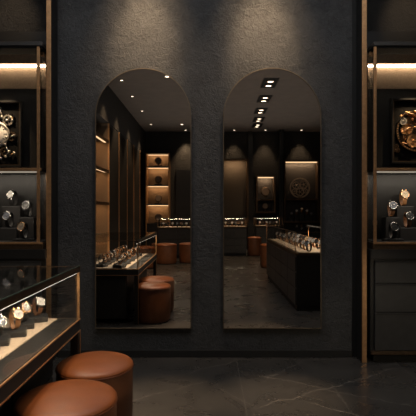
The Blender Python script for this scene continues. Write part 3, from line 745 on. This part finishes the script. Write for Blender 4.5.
# back wall, right: alcove panel, arched niche, big niche
def niche(label, x0, x1, z0, z1, led, panel, dep=.34):
    t = thing('wall_niche', label, 'niche', (0, 0, 0))
    y0, y1 = YB + .002, YB + dep
    MB().box(x0, x1, y0, y0 + .02, z0, z1, panel).build('back_panel', t)
    f = MB(); q = .05
    f.box(x0 - q, x0, y0, y1, z0 - q, z1 + q, 'dkbronze'); f.box(x1, x1 + q, y0, y1, z0 - q, z1 + q, 'dkbronze')
    f.box(x0, x1, y0, y1, z1, z1 + q, 'dkbronze'); f.box(x0, x1, y0, y1, z0 - q, z0, 'dkbronze'); f.build('frame', t)
    if led: area(((x0 + x1) / 2, y1 - .14, z1 - .035), ((x0 + x1) / 2, y0, z1 - .5), 6.5 * (x1 - x0), x1 - x0 - .1, .04, (1, .66, .38))
    if led: MB().box(x0 + .01, x1 - .01, y1 - .12, y1 - .08, z1 - .03, z1, led).build('light_strip', t)
    return t, y0, y1
t, a, b = niche('plain alcove with a warm glow at its top, inner edge of right mirror', .42, 1.22, .9, 2.80, None, 'backpanel')
area((.82, b - .06, 2.77), (.82, a, 2.3), 6, .5, .05, (1, .62, .32))
t, a, b = niche('small lit niche holding a dark clock above one shelf', 1.55, 2.06, 1.20, 2.28, 'led_far', 'block')
MB().box(1.55, 2.06, a + .02, b - .03, 1.55, 1.58, 'dkbronze').build('shelf', t)
clock_ornament('dark clock on the shelf of the small lit niche', (1.80, YB + .2, 1.58), PI, 1.7)
clock_ornament('dark clock on the floor of the small lit niche', (1.80, YB + .2, 1.20), PI, 1.2)
t, a, b = niche('large lit niche holding a round skeleton clock', 2.42, 3.42, .9, 2.76, 'led_far', 'block')
MB().box(2.42, 3.42, a + .02, b - .03, 1.56, 1.60, 'dkbronze').build('shelf', t)
t = thing('skeleton_clock', 'large round skeleton clock standing in the large lit niche', 'clock', (2.9, YB + .14, 1.95))
R180 = Matrix.Rotation(PI, 4, 'Z')
c = MB(); c.ring_prism(circ(.32), circ(.28), -.03, .03, 'clockmetal', R180); c.build('movement_ring', t)
for gx, gz, r in ((-.12, .1, .14), (.12, .08, .13), (0, -.13, .14), (-.18, -.1, .08), (.17, -.11, .09)):
    g = MB(); gear(g, r, 18, .02, 'clockmetal', R180 @ T(gx, -.01, gz)); g.build('gear', t)
MB().box(-.06, .06, -.04, .04, -.35, -.30, 'dkbronze').build('foot', t)
for k, x in enumerate((2.62, 2.78, 2.94, 3.10, 3.24)):
    make_block('display_plinth', 'dark plinth on the floor of the large lit niche', .11, .10, (.12, .2, .26, .2, .12)[k], (x, YB + .2, .90), 0, 'block', 'plinths in the large niche')
    dup(protos[[3, 0, 2, 0, 3][k]], (x, YB + .2, .90 + (.12, .2, .26, .2, .12)[k]), PI, 'watch on a plinth in the large lit niche', 'watches in the large niche', 1.9)
# pilaster between
struct(MB().box(1.27, 1.42, YB, YB + .10, 0, CZ, 'black').build('wall_pilaster'), 'dark pilaster on the back wall', 'pilaster')
struct(MB().box(2.22, 2.34, YB, YB + .40, 0, CZ, 'black').build('wall_pilaster'), 'dark pilaster beside the large niche', 'pilaster')

# ------------------------------------------------------------------ ceiling lights
def downlight(label, x, y, r=.04):
    t = thing('ceiling_downlight', label, 'downlight', (x, y, CZ))
    d = MB(); d.lathe([(r * .75, -.001), (r * .78, -.012), (r, -.014), (r * 1.12, -.006), (r * 1.12, 0)], 'black', None, 24); d.build('rim', t)
    d = MB(); d.lathe([(0, -.006), (r * .76, -.006)], 'lamp', None, 24); d.build('lens', t)
def twin(label, x, y):
    t = thing('twin_downlight', label, 'downlight', (x, y, CZ))
    w_, l_ = .15, .36
    d = MB(); d.ring_prism([(-w_, -l_), (w_, -l_), (w_, l_), (-w_, l_)], [(-w_ + .02, -l_ + .02), (w_ - .02, -l_ + .02), (w_ - .02, l_ - .02), (-w_ + .02, l_ - .02)], -.012, 0, 'black', Matrix.Rotation(-PI / 2, 4, 'X') @ Matrix.Identity(4)); d.build('trim_frame', t)
    MB().box(-w_ + .02, w_ - .02, -l_ + .02, l_ - .02, -.003, -.001, 'matte').build('recess', t)
    for s_ in (-.15, .15):
        g = MB(); g.lathe([(.055, -.004), (.085, -.004), (.09, -.02), (.07, -.026), (.06, -.02)], 'dkbronze', T(0, s_, 0), 24); g = g.build('lamp_ring', t)
        l = MB(); l.lathe([(0, -.014), (.058, -.014)], 'lamp', T(0, s_, 0), 24); l.build('lens', g)
row = ['nearest the mirrors', 'second from the mirrors', 'third from the mirrors', 'fourth from the mirrors']
for i, d in enumerate((8.85, 10.1, 11.6, 13.4)):
    downlight('round ceiling downlight by the side wall, ' + row[i], -1.66, yd(d))
    spot((-1.66, yd(d), CZ - .04), (-1.9, yd(d), 0), 80, 70)
for i, d in enumerate((8.6, 13.4)):
    downlight('round ceiling downlight over the stools, ' + ('nearer the mirrors', 'nearer the back wall')[i], -.76, yd(d), .06)
    spot((-.76, yd(d), CZ - .04), (-.76, yd(d), 0), 90, 75)
for i, (d, x) in enumerate(((9.06, 1.21), (10.35, 1.27), (11.6, 1.33), (12.7, 1.40), (13.6, 1.46))):
    twin('black twin spotlight recessed in the ceiling, ' + (row + ['fifth from the mirrors'])[i], x, yd(d))
    spot((x, yd(d), CZ - .05), (x - .3, yd(d), 0), 80, 70)
for i, (x, y) in enumerate(((-.70, YB + .30), (.82, YB + .30), (1.80, YB + .30), (2.92, YB + .30))):
    downlight('small ceiling downlight washing the back wall above ' + ('the plain panel', 'the plain alcove', 'the small niche', 'the large niche')[i], x, y, .05)
    spot((x, y, CZ - .03), (x, YB + .02, 2.3 if i == 0 else 1.9), 120 if i == 0 else 50, 60, .8)
# front: washers over the mirror wall and cabinets, added floor-pool spots
for i, (x, y) in enumerate(((-.54, 3.2), (.465, 3.2), (-1.74, 3.4), (1.78, 3.4))):
    downlight('ceiling downlight washing the plaster above ' + ('the mirror beside the display table', 'the mirror beside the drawers', 'the left cabinet', 'the right cabinet')[i], x, y, .05)
    spot((x, y, CZ - .03), (x, D if i < 2 else 4.14, 2.66 if i < 2 else 2.95), (190, 190, 32, 32)[i], (32, 32, 30, 30)[i], 1.0, .03)
    if i < 2: spot((x, y + .28, CZ - .03), (x, D, 2.75), 75, 56, 1.0, .03)  # wider second spot, added without a fixture to soften the wash
for i, (x, y, p) in enumerate(((-.29, 3.05, 520), (.50, 3.1, 480), (-.55, 1.8, 140), (1.6, 1.3, 120))):  # first two are added, standing in for ceiling light mirrored onto the floor
    downlight('ceiling downlight over ' + ('the floor before the mirror by the table, added for its light pool', 'the floor before the mirror by the drawers, added for its light pool', 'the display table', 'the long showcase')[i], x, y, .05)
    spot((x, y, CZ - .03), (x, y + (-.05 if i < 2 else .3 if i == 2 else 0), 0), p, (17, 17, 34, 44)[i], 1.0, .04)

# added unseen fill: uplight for the ceiling, overhead panel for the front wall
area((.6, -2.0, 2.95), (.6, -2.0, 4), 26, 5.5, 8.0, (1, .90, .80))
area((0, 2.2, CZ - .02), (0, 2.2, 0), 40, 3.6, 2.0, (.98, .98, 1))
# ------------------------------------------------------------------ world, camera, render settings that are not the harness's
wd = bpy.data.worlds.new('dim_world'); S.world = wd; wd.use_nodes = True
wd.node_tree.nodes['Background'].inputs[0].default_value = (.5, .45, .4, 1); wd.node_tree.nodes['Background'].inputs[1].default_value = .01
cam = bpy.data.cameras.new('camera'); co = bpy.data.objects.new('camera', cam); COL.objects.link(co)
co.location = (0, 0, H); co.rotation_euler = (PI / 2, 0, 0)
cam.sensor_width = 36; cam.lens = F / 416 * 36; cam.shift_y = 2 / 416; cam.clip_start = .05; cam.clip_end = 60
S.camera = co
S.view_settings.view_transform = 'Standard'; S.view_settings.look = 'None'; S.view_settings.exposure = 0; S.view_settings.gamma = 1
cy = S.cycles
cy.use_denoising = True; cy.max_bounces = 12; cy.transparent_max_bounces = 32; cy.glossy_bounces = 6; cy.diffuse_bounces = 5
cy.caustics_reflective = False; cy.caustics_refractive = False; cy.sample_clamp_indirect = 4
